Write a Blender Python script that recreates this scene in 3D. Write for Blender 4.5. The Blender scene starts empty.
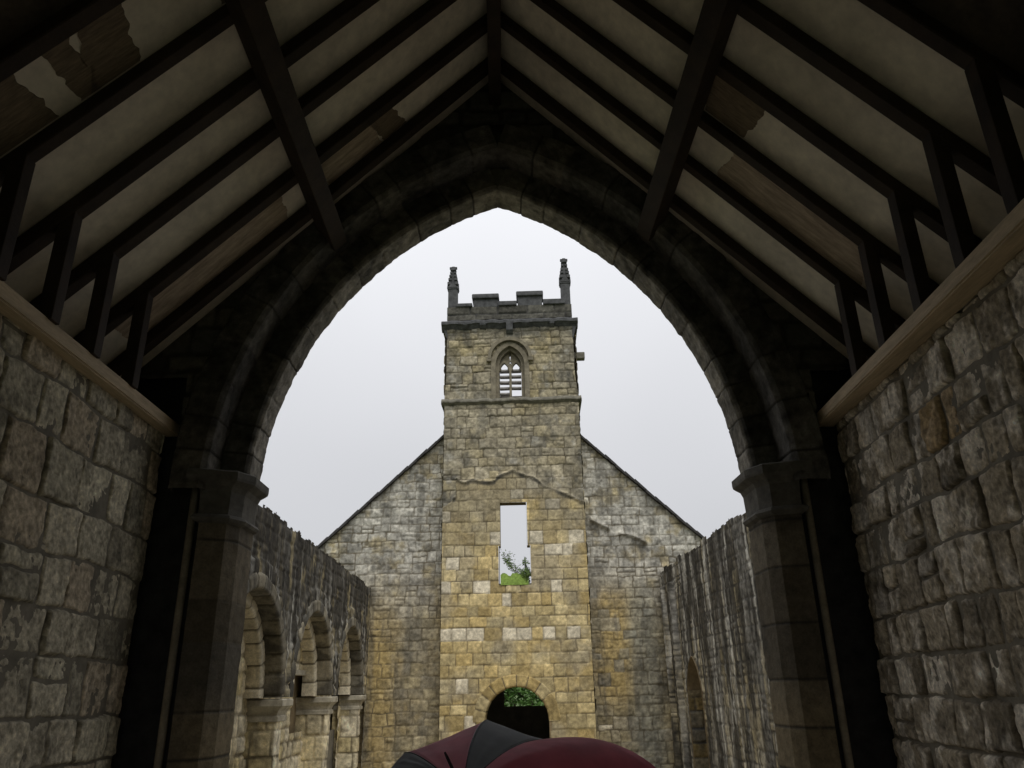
import bpy, bmesh, math, random
import numpy as np
from mathutils import Vector, Matrix

# ------------------------------------------------------------------ camera
scene = bpy.context.scene
COL = scene.collection
PITCH, YAW, ROLL = math.radians(21.6), math.radians(1.1), math.radians(-1.1)
fw = Vector((math.sin(YAW)*math.cos(PITCH), math.cos(YAW)*math.cos(PITCH), math.sin(PITCH)))
rt = Vector((math.cos(YAW), -math.sin(YAW), 0)); up = rt.cross(fw)
rt2 = rt*math.cos(ROLL)+up*math.sin(ROLL); up2 = up*math.cos(ROLL)-rt*math.sin(ROLL)
cam_data = bpy.data.cameras.new('camera'); cam_data.sensor_width = 36; cam_data.lens = 27.0
cam_data.clip_end = 2000; cam_data.clip_start = 0.05
cam = bpy.data.objects.new('camera', cam_data); COL.objects.link(cam)
m = Matrix((rt2, up2, -fw)).transposed().to_4x4(); m.translation = Vector((0, 0, 1.6))
cam.matrix_world = m
scene.camera = cam

# ------------------------------------------------------------------ overcast sky
world = bpy.data.worlds.new('World'); scene.world = world; world.use_nodes = True
nt = world.node_tree; nt.nodes.clear()
SUN_EL, SUN_AZ = 52.0, 160.0            # soft light from behind the photographer's right shoulder
sky = nt.nodes.new('ShaderNodeTexSky'); sky.sky_type = 'NISHITA'; sky.sun_disc = False
sky.sun_elevation = math.radians(SUN_EL); sky.sun_rotation = math.radians(SUN_AZ)
tc = nt.nodes.new('ShaderNodeTexCoord'); sep = nt.nodes.new('ShaderNodeSeparateXYZ')
nt.links.new(tc.outputs['Generated'], sep.inputs[0])
pw_ = nt.nodes.new('ShaderNodeMath'); pw_.operation = 'POWER'; pw_.use_clamp = True; pw_.inputs[1].default_value = 1.6
ramp = nt.nodes.new('ShaderNodeMapRange'); ramp.inputs['From Min'].default_value = 0; ramp.inputs['From Max'].default_value = 1
ramp.inputs['To Min'].default_value = 6.6; ramp.inputs['To Max'].default_value = 16.5
nt.links.new(sep.outputs['Z'], pw_.inputs[0]); nt.links.new(pw_.outputs[0], ramp.inputs['Value'])
cn = nt.nodes.new('ShaderNodeTexNoise'); cn.inputs['Scale'].default_value = 1.6; cn.inputs['Detail'].default_value = 3
nt.links.new(tc.outputs['Generated'], cn.inputs['Vector'])
cr = nt.nodes.new('ShaderNodeMapRange'); cr.inputs['From Min'].default_value = .3; cr.inputs['From Max'].default_value = .7
cr.inputs['To Min'].default_value = .93; cr.inputs['To Max'].default_value = 1.04
nt.links.new(cn.outputs['Fac'], cr.inputs['Value'])
mu = nt.nodes.new('ShaderNodeMath'); mu.operation = 'MULTIPLY'
nt.links.new(ramp.outputs[0], mu.inputs[0]); nt.links.new(cr.outputs[0], mu.inputs[1])
tint = nt.nodes.new('ShaderNodeMix'); tint.data_type = 'RGBA'; tint.blend_type = 'MULTIPLY'; tint.inputs[0].default_value = 1
tint.inputs[6].default_value = (.985, .995, 1.035, 1); nt.links.new(mu.outputs[0], tint.inputs[7])
mix = nt.nodes.new('ShaderNodeMix'); mix.data_type = 'RGBA'; mix.inputs[0].default_value = .96
nt.links.new(sky.outputs[0], mix.inputs[6]); nt.links.new(tint.outputs[2], mix.inputs[7])
bg = nt.nodes.new('ShaderNodeBackground'); bg.inputs['Strength'].default_value = .09
nt.links.new(mix.outputs[2], bg.inputs['Color'])
wo = nt.nodes.new('ShaderNodeOutputWorld'); nt.links.new(bg.outputs[0], wo.inputs[0])

sl = bpy.data.lights.new('sun', 'SUN'); sl.energy = 1.5; sl.angle = math.radians(40); sl.color = (1, .97, .92)
so = bpy.data.objects.new('sun', sl); COL.objects.link(so)
az, el = math.radians(SUN_AZ), math.radians(SUN_EL)
sd = Vector((math.sin(az)*math.cos(el), math.cos(az)*math.cos(el), math.sin(el)))
so.rotation_euler = sd.to_track_quat('Z', 'Y').to_euler(); so.location = sd*60

vs = scene.view_settings; vs.view_transform = 'Standard'; vs.look = 'None'; vs.exposure = 0; vs.gamma = 1
scene.cycles.use_denoising = True
scene.cycles.max_bounces = 8; scene.cycles.diffuse_bounces = 5; scene.cycles.sample_clamp_indirect = 4

# ------------------------------------------------------------------ helpers
def tag(o, label=None, cat=None, group=None, kind='thing'):
    if label: o['label'] = label
    if cat: o['category'] = cat
    if group: o['group'] = group
    if kind: o['kind'] = kind
    return o
def empty(name, loc=(0, 0, 0)):
    o = bpy.data.objects.new(name, None); COL.objects.link(o); o.location = loc; o.empty_display_size = .2
    return o
def link(name, me, mat, parent=None):
    me.materials.append(mat)
    o = bpy.data.objects.new(name, me); COL.objects.link(o)
    if parent is not None:
        o.parent = parent; o.matrix_parent_inverse = Matrix.Translation(-parent.location)
    return o

def _hash(ix, iy, seed):
    n = (ix.astype(np.int64)*374761393 + iy.astype(np.int64)*668265263 + seed*974634777) & 0x7fffffff
    n = ((n ^ (n >> 13))*1274126177) & 0x7fffffff
    n = ((n ^ (n >> 11))*1103515245 + 12345) & 0x7fffffff
    return ((n ^ (n >> 16)) & 0xffff)/65535.0
def vn(x, y, seed=0):
    ix, iy = np.floor(x), np.floor(y); fx, fy = x-ix, y-iy
    fx = fx*fx*(3-2*fx); fy = fy*fy*(3-2*fy)
    a = _hash(ix, iy, seed); b = _hash(ix+1, iy, seed); c = _hash(ix, iy+1, seed); d = _hash(ix+1, iy+1, seed)
    return (a*(1-fx)+b*fx)*(1-fy)+(c*(1-fx)+d*fx)*fy
def fbm(x, y, seed=0, oct=4):
    s = 0; a = .5; t = 0
    for i in range(oct):
        s = s+a*vn(x*2**i, y*2**i, seed+i*17); t += a; a *= .55
    return s/t
def sstep(a, b, x):
    t = np.clip((x-a)/(b-a), 0, 1); return t*t*(3-2*t)
def lerp(a, b, t):
    t = np.asarray(t)[..., None]; return np.asarray(a)*(1-t)+np.asarray(b)*t

def stones(U, V, W, H, ch, sw, seed, joint=.015, bevel=.03, depth=.03, warp=.02, rough=.008, jitter=.01, split=0., lineup=None):
    """lay irregular coursed stones over a W x H face; heights, ids, joint mask and random numbers per sample"""
    rng = np.random.default_rng(seed)
    cb = [-.5*rng.uniform(*ch)]
    while cb[-1] < H+.1: cb.append(cb[-1]+rng.uniform(*ch))
    cb = np.array(cb)
    u = U+warp*(fbm(U*2.3, V*2.3, seed+3)-.5)*2+warp*.6*(vn(U*9, V*9, seed+5)-.5)
    v = V+warp*(fbm(U*1.7+40, V*2.1, seed+7)-.5)*2+warp*.6*(vn(U*8, V*8, seed+8)-.5)
    ci = np.clip(np.searchsorted(cb, v, 'right')-1, 0, len(cb)-2)
    sid = np.zeros(U.shape, int); dx = np.zeros(U.shape); dy = np.zeros(U.shape)
    cu = np.zeros(U.shape); cv = np.zeros(U.shape); n = 0
    for c in range(len(cb)-1):
        mk = ci == c
        js = [-rng.uniform(0, sw[1])]
        while js[-1] < W+.2: js.append(js[-1]+rng.uniform(*sw))
        js = np.array(js); sp = rng.uniform(0, 1, len(js)) < split; fr = rng.uniform(.35, .65, len(js))
        if mk.any():
            uu, vv = u[mk], v[mk]
            k = np.clip(np.searchsorted(js, uu, 'right')-1, 0, len(js)-2)
            lo, hi = np.full(uu.shape, cb[c]), np.full(uu.shape, cb[c+1])
            midv = lo+(hi-lo)*fr[k]; top = sp[k] & (vv > midv); bot = sp[k] & ~top
            lo = np.where(top, midv, lo); hi = np.where(bot, midv, hi)
            sid[mk] = n+2*k+top
            dx[mk] = np.minimum(uu-js[k], js[k+1]-uu); dy[mk] = np.minimum(vv-lo, hi-vv)
            cu[mk] = (js[k]+js[k+1])/2; cv[mk] = (lo+hi)/2
        n += 2*len(js)
    r = np.random.default_rng(seed+1).uniform(0, 1, (n+2, 6))[sid]
    j = joint*(.6+.9*r[..., 3])
    dx = np.maximum(dx-j/2, 1e-4); dy = np.maximum(dy-j/2, 1e-4)
    d = 1/np.sqrt(1/dx**2+1/dy**2)
    d = d+.5*bevel*(fbm(U*14, V*14, seed+9, 3)-.5)
    body = sstep(0, bevel, d)
    h = depth*body+jitter*(r[..., 0]-.5)*2*body
    h = h+body*((U-cu)*(r[..., 1]-.5)+(V-cv)*(r[..., 2]-.5))*jitter*6
    h = h+rough*(fbm(U*11, V*11, seed+11, 4)-.5)*2*(.4+.6*body)
    jc = 1-(1-sstep(.0, .5, body))*np.clip(2.0*fbm(U*2.5, V*2.5, seed+13, 4)-.35, .12, 1)
    return dict(h=h, id=sid, body=body, r=r, cu=cu, cv=cv, jc=jc)

def speck(c, X, Z, seed, amt=.5, f=16):
    n = fbm(X*f, Z*f, seed, 4); n2 = fbm(X*f*.35, Z*f*.35, seed+1, 4)
    return c*np.clip(1+amt*2.2*(n-.5)+amt*1.4*(n2-.5), .3, 1.7)[..., None]

def grid_mesh(name, P, keep, col, mat, parent=None, flip=False, smooth=True):
    nu, nv = P.shape[:2]
    idx = np.arange(nu*nv).reshape(nu, nv)
    q = np.stack([idx[:-1, :-1], idx[1:, :-1], idx[1:, 1:], idx[:-1, 1:]], -1)
    q = q[keep] if keep is not None else q.reshape(-1, 4)
    if flip: q = q[:, ::-1]
    used = np.unique(q); remap = np.zeros(nu*nv, int); remap[used] = np.arange(len(used))
    q = remap[q]; co = P.reshape(-1, 3)[used]
    me = bpy.data.meshes.new(name)
    me.vertices.add(len(co)); me.vertices.foreach_set('co', co.astype(np.float32).ravel())
    me.loops.add(q.size); me.loops.foreach_set('vertex_index', q.astype(np.int32).ravel())
    me.polygons.add(len(q)); me.polygons.foreach_set('loop_start', np.arange(0, q.size, 4, dtype=np.int32))
    me.polygons.foreach_set('use_smooth', np.full(len(q), smooth))
    me.update(calc_edges=True)
    if col is not None:
        at = me.color_attributes.new('Col', 'FLOAT_COLOR', 'POINT')
        c = np.ones((len(co), 4), np.float32); c[:, :3] = np.clip(col.reshape(-1, 3)[used], .004, .9)
        at.data.foreach_set('color', c.ravel())
    return link(name, me, mat, parent)

def cell(M):   # a cell is kept when all four corners are
    return M[:-1, :-1] & M[1:, :-1] & M[1:, 1:] & M[:-1, 1:]

class MB:
    """collects shapes that become ONE mesh object"""
    def __init__(s): s.bm = bmesh.new()
    def box(s, x0, x1, y0, y1, z0, z1, bev=0., rot=None, at=None):
        c = Vector(((x0+x1)/2, (y0+y1)/2, (z0+z1)/2))
        g = bmesh.ops.create_cube(s.bm, size=1)['verts']
        bmesh.ops.scale(s.bm, vec=(x1-x0, y1-y0, z1-z0), verts=g)
        if bev:
            e = list({e for v in g for e in v.link_edges})
            r = bmesh.ops.bevel(s.bm, geom=e, offset=bev, segments=2, affect='EDGES', profile=.6)
            g = list({v for f in r['faces'] for v in f.verts} | {v for v in g if v.is_valid})
        if rot is not None: bmesh.ops.rotate(s.bm, cent=(0, 0, 0), matrix=rot, verts=g)
        bmesh.ops.translate(s.bm, vec=c if at is None else at, verts=g)
        return s
    def prism(s, pts, y0, y1, axis='y'):
        def P(a, b, t): return (a, t, b) if axis == 'y' else ((t, a, b) if axis == 'x' else (a, b, t))
        A = [s.bm.verts.new(P(a, b, y0)) for a, b in pts]; B = [s.bm.verts.new(P(a, b, y1)) for a, b in pts]
        s.bm.faces.new(A); s.bm.faces.new(B[::-1])
        for i in range(len(A)):
            k = (i+1) % len(A); s.bm.faces.new((A[k], A[i], B[i], B[k]))
        return s
    def tube(s, pts, r, seg=8):
        pts = [Vector(p) for p in pts]; rs = r if isinstance(r, (list, tuple)) else [r]*len(pts); rings = []
        for i, p in enumerate(pts):
            d = (pts[min(i+1, len(pts)-1)]-pts[max(i-1, 0)]).normalized()
            a = d.orthogonal().normalized(); b = d.cross(a)
            if rings:
                a = (pa-d*pa.dot(d)).normalized(); b = d.cross(a)
            pa = a
            rings.append([s.bm.verts.new(p+rs[i]*(a*math.cos(t*2*math.pi/seg)+b*math.sin(t*2*math.pi/seg))) for t in range(seg)])
        for A, B in zip(rings, rings[1:]):
            for k in range(seg): s.bm.faces.new((A[k], A[(k+1) % seg], B[(k+1) % seg], B[k]))
        s.bm.faces.new(rings[0][::-1]); s.bm.faces.new(rings[-1]); return s
    def build(s, name, mat, parent=None, smooth=False):
        bmesh.ops.recalc_face_normals(s.bm, faces=s.bm.faces)
        me = bpy.data.meshes.new(name); s.bm.to_mesh(me); s.bm.free()
        if smooth: me.polygons.foreach_set('use_smooth', [True]*len(me.polygons))
        return link(name, me, mat, parent)

# ------------------------------------------------------------------ materials
def newmat(name):
    mt = bpy.data.materials.new(name); mt.use_nodes = True
    return mt, mt.node_tree, mt.node_tree.nodes['Principled BSDF']
def noise_node(n, scale, detail=6, rough=.6, vec=None, stretch=None):
    t = n.nodes.new('ShaderNodeTexNoise'); t.inputs['Scale'].default_value = scale
    t.inputs['Detail'].default_value = detail; t.inputs['Roughness'].default_value = rough
    co = n.nodes.new('ShaderNodeTexCoord')
    if stretch:
        mp = n.nodes.new('ShaderNodeMapping'); mp.inputs['Scale'].default_value = stretch
        n.links.new(co.outputs['Object'], mp.inputs[0]); n.links.new(mp.outputs[0], t.inputs['Vector'])
    else: n.links.new(co.outputs['Object'], t.inputs['Vector'])
    return t
def vary(n, src, dst, scale, lo, hi, **k):
    t = noise_node(n, scale, **k); r = n.nodes.new('ShaderNodeMapRange')
    r.inputs['From Min'].default_value = .28; r.inputs['From Max'].default_value = .72
    r.inputs['To Min'].default_value = lo; r.inputs['To Max'].default_value = hi
    n.links.new(t.outputs['Fac'], r.inputs['Value'])
    mx = n.nodes.new('ShaderNodeMix'); mx.data_type = 'RGBA'; mx.blend_type = 'MULTIPLY'; mx.inputs[0].default_value = 1
    if isinstance(src, tuple): mx.inputs[6].default_value = src
    else: n.links.new(src, mx.inputs[6])
    n.links.new(r.outputs[0], mx.inputs[7])
    if dst is not None: n.links.new(mx.outputs[2], dst)
    return mx.outputs[2]
def bump(n, b, scale, strength, dist=.01, **k):
    t = noise_node(n, scale, **k); bp = n.nodes.new('ShaderNodeBump')
    bp.inputs['Strength'].default_value = strength; bp.inputs['Distance'].default_value = dist
    n.links.new(t.outputs['Fac'], bp.inputs['Height']); n.links.new(bp.outputs[0], b.inputs['Normal'])
def mat_attr(name, s1=18, s2=70, bs=60, bstr=.6, bd=.008):
    mt, n, b = newmat(name); a = n.nodes.new('ShaderNodeAttribute'); a.attribute_name = 'Col'
    o = vary(n, a.outputs['Color'], None, s1, .72, 1.28); vary(n, o, b.inputs['Base Color'], s2, .78, 1.2)
    b.inputs['Roughness'].default_value = .93; b.inputs['Specular IOR Level'].default_value = .25
    bump(n, b, bs, bstr, bd); return mt
def mat_noise(name, col, scale=6, lo=.7, hi=1.3, rough=.85, bs=40, bstr=.4, bd=.006, stretch=None, spec=.3):
    mt, n, b = newmat(name)
    o = vary(n, (*col, 1), None, scale, lo, hi, stretch=stretch); vary(n, o, b.inputs['Base Color'], scale*6, .85, 1.15, stretch=stretch)
    b.inputs['Roughness'].default_value = rough; b.inputs['Specular IOR Level'].default_value = spec
    bump(n, b, bs, bstr, bd, stretch=stretch); return mt

M_stone = mat_attr('weathered_stone')
M_rubble = mat_attr('rubble_stone', 26, 110, 90, .55, .008)
M_arch = mat_attr('dark_arch_stone', 14, 60, 60, .5, .006)
M_dark_trim = mat_noise('blackened_stone', (.075, .076, .078), 9, .5, 1.6)
M_recess_shade = mat_noise('recess_shade_stone', (.028, .027, .025), 7, .5, 1.6)
M_trim = mat_noise('grey_trim_stone', (.15, .14, .11), 9, .5, 1.5)
M_cap = mat_noise('capital_stone', (.105, .098, .083), 7, .6, 1.4)
M_pale = mat_noise('pale_lichen_stone', (.44, .40, .31), 7, .6, 1.3)
M_core = mat_noise('wall_core', (.2, .18, .14), 4, .6, 1.3)
M_slate = mat_noise('dark_slate', (.045, .043, .042), 12, .6, 1.5)
M_plaster = mat_noise('cream_plaster', (.72, .655, .545), 1.6, .82, 1.14, .9, 25, .15)
M_dark_bay = mat_noise('dark_bay_panel', (.07, .055, .04), 5, .5, 1.4)
M_lath = mat_noise('exposed_lath', (.20, .155, .105), 9, .6, 1.4, .9, 30, .6, .01, (1, 8, 1))
M_rafter = mat_noise('dark_oak', (.031, .020, .012), 5, .6, 1.5, .75, 40, .5, .006, (1, 1, 1))
M_plate = mat_noise('bare_pine', (.52, .41, .27), 4, .72, 1.2, .7, 30, .3, .004, (6, .6, 6))
M_floor = mat_noise('stone_flags', (.42, .385, .31), 2.5, .7, 1.3)
M_niche = mat_noise('brown_niche_stone', (.23, .175, .10), 5, .6, 1.3)
M_leaf = mat_noise('leaf', (.13, .2, .06), 14, .6, 1.5, .6, 30, .2)
M_leaf2 = mat_noise('leaf_bush', (.13, .25, .06), 9, .5, 1.6, .6, 30, .2)
M_moss = mat_noise('moss', (.17, .25, .05), 22, .55, 1.4, .95, 60, .8)
M_bark = mat_noise('bark', (.09, .07, .05), 12, .6, 1.4)
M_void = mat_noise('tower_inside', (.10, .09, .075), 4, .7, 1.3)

# ------------------------------------------------------------------ ground
def sheet(name, pts, z, mat):
    me = bpy.data.meshes.new(name); me.from_pydata([(x, y, z) for x, y in pts], [], [(0, 1, 2, 3)]); return link(name, me, mat)
M_grass = mat_noise('meadow_grass', (.07, .11, .03), .8, .6, 1.4, .95, 60, .8, .03)
g = sheet('ground', [(-600, -600), (600, -600), (600, 900), (-600, 900)], -.02, M_grass)
tag(g, 'short green meadow grass round the ruined church', 'ground', kind='structure')
g = sheet('floor', [(-3.3, -2.2), (3.3, -2.2), (3.3, 7.3), (-3.3, 7.3)], 0, M_floor)
tag(g, 'worn stone flags under the timber roof', 'floor', kind='structure')
g = sheet('path', [(-2.9, 7.3), (3.7, 7.3), (3.7, 17.6), (-2.9, 17.6)], -.012, mat_noise('gravel', (.38, .34, .26), 5, .6, 1.4))
tag(g, 'bare gravelled ground of the roofless nave', 'path', kind='structure')

# ------------------------------------------------------------------ church tower
TX0, TX1, TY, TD = -1.28, 1.88, 17.0, 3.2
TC = (TX0+TX1)/2
YEL = np.array((.525, .435, .24)); OCH = np.array((.47, .345, .135)); GRY = np.array((.30, .265, .19)); PAL = np.array((.66, .59, .44))
DRK = np.array((.10, .095, .08)); MOR = np.array((.13, .108, .07)); LIC = np.array((.50, .48, .42)); BLK = np.array((.05, .045, .037))

def scar_z(x):
    d = np.abs(x-.31)
    z = 6.2-.50*np.maximum(d-.02, 0)
    z = np.where((x < -.10) & (x > -1.0), 5.98, z)      # flat weathered ledge left of the peak
    return z+.05*(vn(x*5, x*0, 77)-.5)*2

tower = empty('church_tower', (TC, TY+TD/2, 0))
tag(tower, 'tall square church tower with battlements, two pinnacles and yellow stone lower stage', 'tower')

res = .02
def axis(a, b, r): return np.linspace(a, b, int(round((b-a)/r))+1)
u = axis(0, TX1-TX0, res); v = axis(0, 9.98, res)
U, V = np.meshgrid(u, v, indexing='ij'); X = U+TX0; Z = V
A_ = stones(U, V, TX1-TX0, 10, (.2, .29), (.2, .44), 11, joint=.007, bevel=.015, depth=.015, warp=.014, rough=.010, jitter=.007)
B_ = stones(U, V, TX1-TX0, 10, (.17, .30), (.2, .5), 12, joint=.008, bevel=.02, depth=.016, warp=.03, rough=.018, jitter=.012, split=.12)
sz = scar_z(X); low = sstep(-.03, .03, sz-Z); lw = low > .5
h = np.where(lw, A_['h']+.05, B_['h']); body = np.where(lw, A_['body'], B_['body']); r = np.where(lw[..., None], A_['r'], B_['r'])
h = h+.07*np.exp(-((Z-sz-.02)/.028)**2)*sstep(.1, .5, vn(X*4, X*0+3, 5))*(X > -1.05)
mossn = fbm(X*1.3, Z*1.3, 90, 4)
# lower ashlar
cA = lerp(YEL, OCH, r[..., 1]*.8); cA = cA*(.72+.5*r[..., 2])[..., None]
cA = lerp(cA, GRY*1.1, sstep(.45, .68, mossn)*.65)
pale = (A_['r'][..., 4] > .93)
for cu_, cv_ in [(-.95, 2.72), (-.6, 2.72), (.18, 2.72), (.55, 2.72), (.95, 2.72), (1.5, 2.72), (-1.0, 4.55), (-.9, 4.2), (1.15, 4.5), (1.3, 4.5), (-1.15, 3.7), (1.2, 3.72), (-.1, 4.6), (.9, 4.6), (-1.1, 5.05), (-1.05, 2.45)]:
    pale |= (np.abs(A_['cu']+TX0-cu_) < .17) & (np.abs(A_['cv']-cv_) < .12)
cA = np.where(pale[..., None], PAL*(.82+.25*r[..., 2])[..., None], cA)
st = sstep(.55, .75, fbm(X*5, Z*.5, 33, 3))*sstep(.5, -.3, np.abs(X-.3)-.1)*sstep(3.9, 3.2, Z)
cA = lerp(cA, GRY*.8, st*.5)
cA = lerp(cA, GRY*.75, sstep(.36, .5, fbm(X*.9+5, Z*.9, 47, 4))*sstep(4.2, 5.4, Z)*.7)
cA = lerp(MOR, speck(cA, X, Z, 201, .42), A_['jc'])
# upper rubble
cB = lerp(GRY*1.1, YEL*.6, sstep(.4, 1., r[..., 1]*.45+fbm(X*1.1, Z*1.1, 41)*.6)); cB = cB*(.78+.35*r[..., 2])[..., None]*(.7+.6*fbm(X*7, Z*7, 44, 4))[..., None]
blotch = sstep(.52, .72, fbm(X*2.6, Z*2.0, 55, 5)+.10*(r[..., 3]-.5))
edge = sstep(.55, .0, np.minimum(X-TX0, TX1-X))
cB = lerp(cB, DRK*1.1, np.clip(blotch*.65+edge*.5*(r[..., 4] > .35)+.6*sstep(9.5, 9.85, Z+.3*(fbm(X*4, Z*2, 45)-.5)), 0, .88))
cB = lerp(cB, LIC*.75, sstep(.62, .8, fbm(X*3.5, Z*3.5, 61, 4))*.5)
cB = lerp(MOR*.6, speck(cB, X, Z, 203, .55), B_['jc'])
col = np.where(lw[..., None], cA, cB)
col = lerp(col, DRK*.7, sstep(.075, .02, np.abs(Z-sz+.03))*(X > -1.05)*(.3+.7*vn(X*6, Z*3, 207)))  # dark mossy drip along the scar, with its under-shadow painted in
# openings
def pointed(x, z, xc, hw, zs, za):
    """inside a pointed-head opening"""
    hh = za-zs; c = max((hh*hh-hw*hw)/(2*hw), 0); rr = hw+c
    d = np.abs(x-xc)
    return (d <= hw) & ((z <= zs) | ((d+c)**2+(z-zs)**2 <= rr*rr))
bel = pointed(X, Z, .285, .42, 8.80, 9.38) & (Z > 7.97)
slot = ((X > .0) & (X < .585) & (Z > 3.66) & (Z < 5.46)) | ((X > -.03) & (X < .65) & (Z > 3.66) & (Z < 4.5))
DXC, DHW, DZS = .29, .66, .97
door = (np.abs(X-DXC) < DHW+.02) & ((Z < DZS) | ((X-DXC)**2+(Z-DZS)**2 < (DHW+.02)**2))
keep = cell(~(bel | slot | door))
UX0, UX1 = -1.245, 1.83
tp = sstep(7.95, 8.6, Z)
P = np.stack([np.where(X > TC, X+(UX1-TX1)*tp*sstep(.5, 1.5, X-TC), X+(UX0-TX0)*tp*sstep(.5, 1.5, TC-X)), TY-h, Z], -1)
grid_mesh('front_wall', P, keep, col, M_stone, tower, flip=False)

def plain_wall(name, W, H, tf, seed, parent, res=.04, pal=(GRY, YEL), ch=(.2, .3), sw=(.25, .5), hole=None, flip=False, mat=None, darktop=None):
    u = axis(0, W, res); v = axis(0, H, res); U, V = np.meshgrid(u, v, indexing='ij')
    S = stones(U, V, W, H, ch, sw, seed, joint=.016, bevel=.03, depth=.02, warp=.02, rough=.012)
    c = lerp(pal[0], pal[1], S['r'][..., 1])*(.65+.5*S['r'][..., 2])[..., None]
    c = lerp(c, DRK, sstep(.55, .75, fbm(U*2, V*2, seed+2))*.6); c = lerp(np.minimum(MOR, c.mean()*.5), speck(c, U, V, seed+5, .5), S['jc'])
    k = None if hole is None else cell(~hole(U, V))
    return grid_mesh(name, tf(U, V, S['h']), k, c, mat or M_stone, parent, flip)
for sx, flip in ((TX0, True), (TX1, False)):
    s_ = -1 if sx == TX0 else 1
    plain_wall('side_wall', TD, 9.98, lambda U, V, h: np.stack([sx+s_*(h-.0), TY+U, V], -1), 21+s_, tower, flip=flip)
# rear wall: open doorway head below, tall west window, broken off under the belfry
rear = lambda U, V: ((U+TX0 > -.35) & (U+TX0 < 1.05) & (V > 3.85) & (V < 6.9)) | ((U+TX0 > -.05) & (U+TX0 < .85) & (V > 1.22) & (V < 2.1))
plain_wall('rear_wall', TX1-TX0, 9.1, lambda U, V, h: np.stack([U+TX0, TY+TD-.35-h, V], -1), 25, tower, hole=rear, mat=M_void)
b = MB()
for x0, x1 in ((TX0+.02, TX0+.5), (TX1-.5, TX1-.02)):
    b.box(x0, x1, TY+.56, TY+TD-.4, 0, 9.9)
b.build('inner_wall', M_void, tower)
MB().box(TX0+.5, TX1-.5, TY+.56, TY+TD-.42, 3.05, 3.3).build('floor', M_void, tower)  # unseen floor, added to block light so the doorway stays dark

# front-wall thickness: reveals of each opening
def reveal(name, pts, y0, y1, mat, parent, closed=True):
    bm = MB(); n = len(pts)
    A = [bm.bm.verts.new((a, y0, z)) for a, z in pts]; B = [bm.bm.verts.new((a, y1, z)) for a, z in pts]
    for i in range(n if closed else n-1):
        k = (i+1) % n; bm.bm.faces.new((A[i], A[k], B[k], B[i]))
    return bm.build(name, mat, parent)
def arch_pts(xc, hw, zs, za, n=14):
    hh = za-zs; c = max((hh*hh-hw*hw)/(2*hw), 0); rr = hw+c; a_end = math.acos(c/rr)
    L = [(xc+c-rr*math.cos(t), zs+rr*math.sin(t)) for t in np.linspace(0, a_end, n)]
    R = [(xc-c+rr*math.cos(t), zs+rr*math.sin(t)) for t in np.linspace(a_end, 0, n)]
    return L+R[1:]
slot_win = reveal('slot_window', [(.0, 3.62), (-.03, 3.62), (-.03, 4.5), (0, 4.5), (0, 5.46), (.585, 5.46), (.585, 4.5), (.65, 4.5), (.65, 3.62)], TY-.06, TY+.24, M_niche, tower)
b = MB().box(-.06, .68, TY-.045, TY+.4, 3.56, 3.70, .02); b.build('sill', M_trim, slot_win)

# belfry window: moulded frame, two pointed lights, louvres, hood mould
def ring(bm, outer, inner, y0, y1):
    n = len(outer); O0 = [bm.bm.verts.new((a, y0, z)) for a, z in outer]; I0 = [bm.bm.verts.new((a, y0, z)) for a, z in inner]
    O1 = [bm.bm.verts.new((a, y1, z)) for a, z in outer]; I1 = [bm.bm.verts.new((a, y1, z)) for a, z in inner]
    for i in range(n-1):
        bm.bm.faces.new((O0[i], O0[i+1], I0[i+1], I0[i])); bm.bm.faces.new((I0[i], I0[i+1], I1[i+1], I1[i]))
        bm.bm.faces.new((O1[i+1], O1[i], I1[i], I1[i+1])); bm.bm.faces.new((O0[i+1], O0[i], O1[i], O1[i+1]))
    for e in (0, n-1): bm.bm.faces.new((O0[e], I0[e], I1[e], O1[e]))
BX = .285
def jamb_arch(hw, zs, za, zb): p = arch_pts(BX, hw, zs, za); return [(p[0][0], zb)]+p+[(p[-1][0], zb)]
M_frame = mat_noise('belfry_stone', (.20, .175, .125), 9, .6, 1.4)
b = MB(); ring(b, jamb_arch(.46, 8.82, 9.43, 7.95), jamb_arch(.345, 8.82, 9.32, 7.95), TY-.04, TY+.10)
ring(b, jamb_arch(.36, 8.82, 9.34, 7.95), jamb_arch(.265, 8.82, 9.24, 7.95), TY+.07, TY+.45)
bw = b.build('belfry_window', M_frame, tower)
b = MB(); ring(b, arch_pts(BX, .53, 8.98, 9.53), arch_pts(BX, .455, 8.98, 9.44), TY-.11, TY+.02)
b.box(BX-.56, BX-.44, TY-.10, TY+.02, 8.90, 8.99, .015); b.box(BX+.44, BX+.56, TY-.10, TY+.02, 8.90, 8.99, .015)
b.build('hood_mould', M_frame, tower)
b = MB().box(BX-.028, BX+.028, TY+.14, TY+.26, 7.98, 8.93, .008)
b.build('mullion', M_frame, bw)
b = MB()
for s_ in (-1, 1):
    xc = BX+s_*.142
    ring(b, arch_pts(xc, .155, 8.74, 9.02, 8), arch_pts(xc, .105, 8.74, 8.95, 8), TY+.15, TY+.25)
    for q in (0, 1):
        e = [(xc-.13, 8.745), (xc-.10, 8.745), (xc-.075, 8.80), (xc-.09, 8.84)]
        b.prism([(xc+(x-xc)*(1-2*q), z) for x, z in e], TY+.17, TY+.23)
    b.prism([(BX+s_*x, z) for x, z in ((.27, 8.74), (.25, 8.95), (.16, 9.10), (.02, 9.22), (.0, 9.0), (.05, 8.93), (.142, 9.0), (.25, 8.8))], TY+.18, TY+.24)
b.build('tracery', M_frame, bw)
M_louv = mat_noise('louvre_slate', (.42, .40, .39), 9, .7, 1.3)
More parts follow.
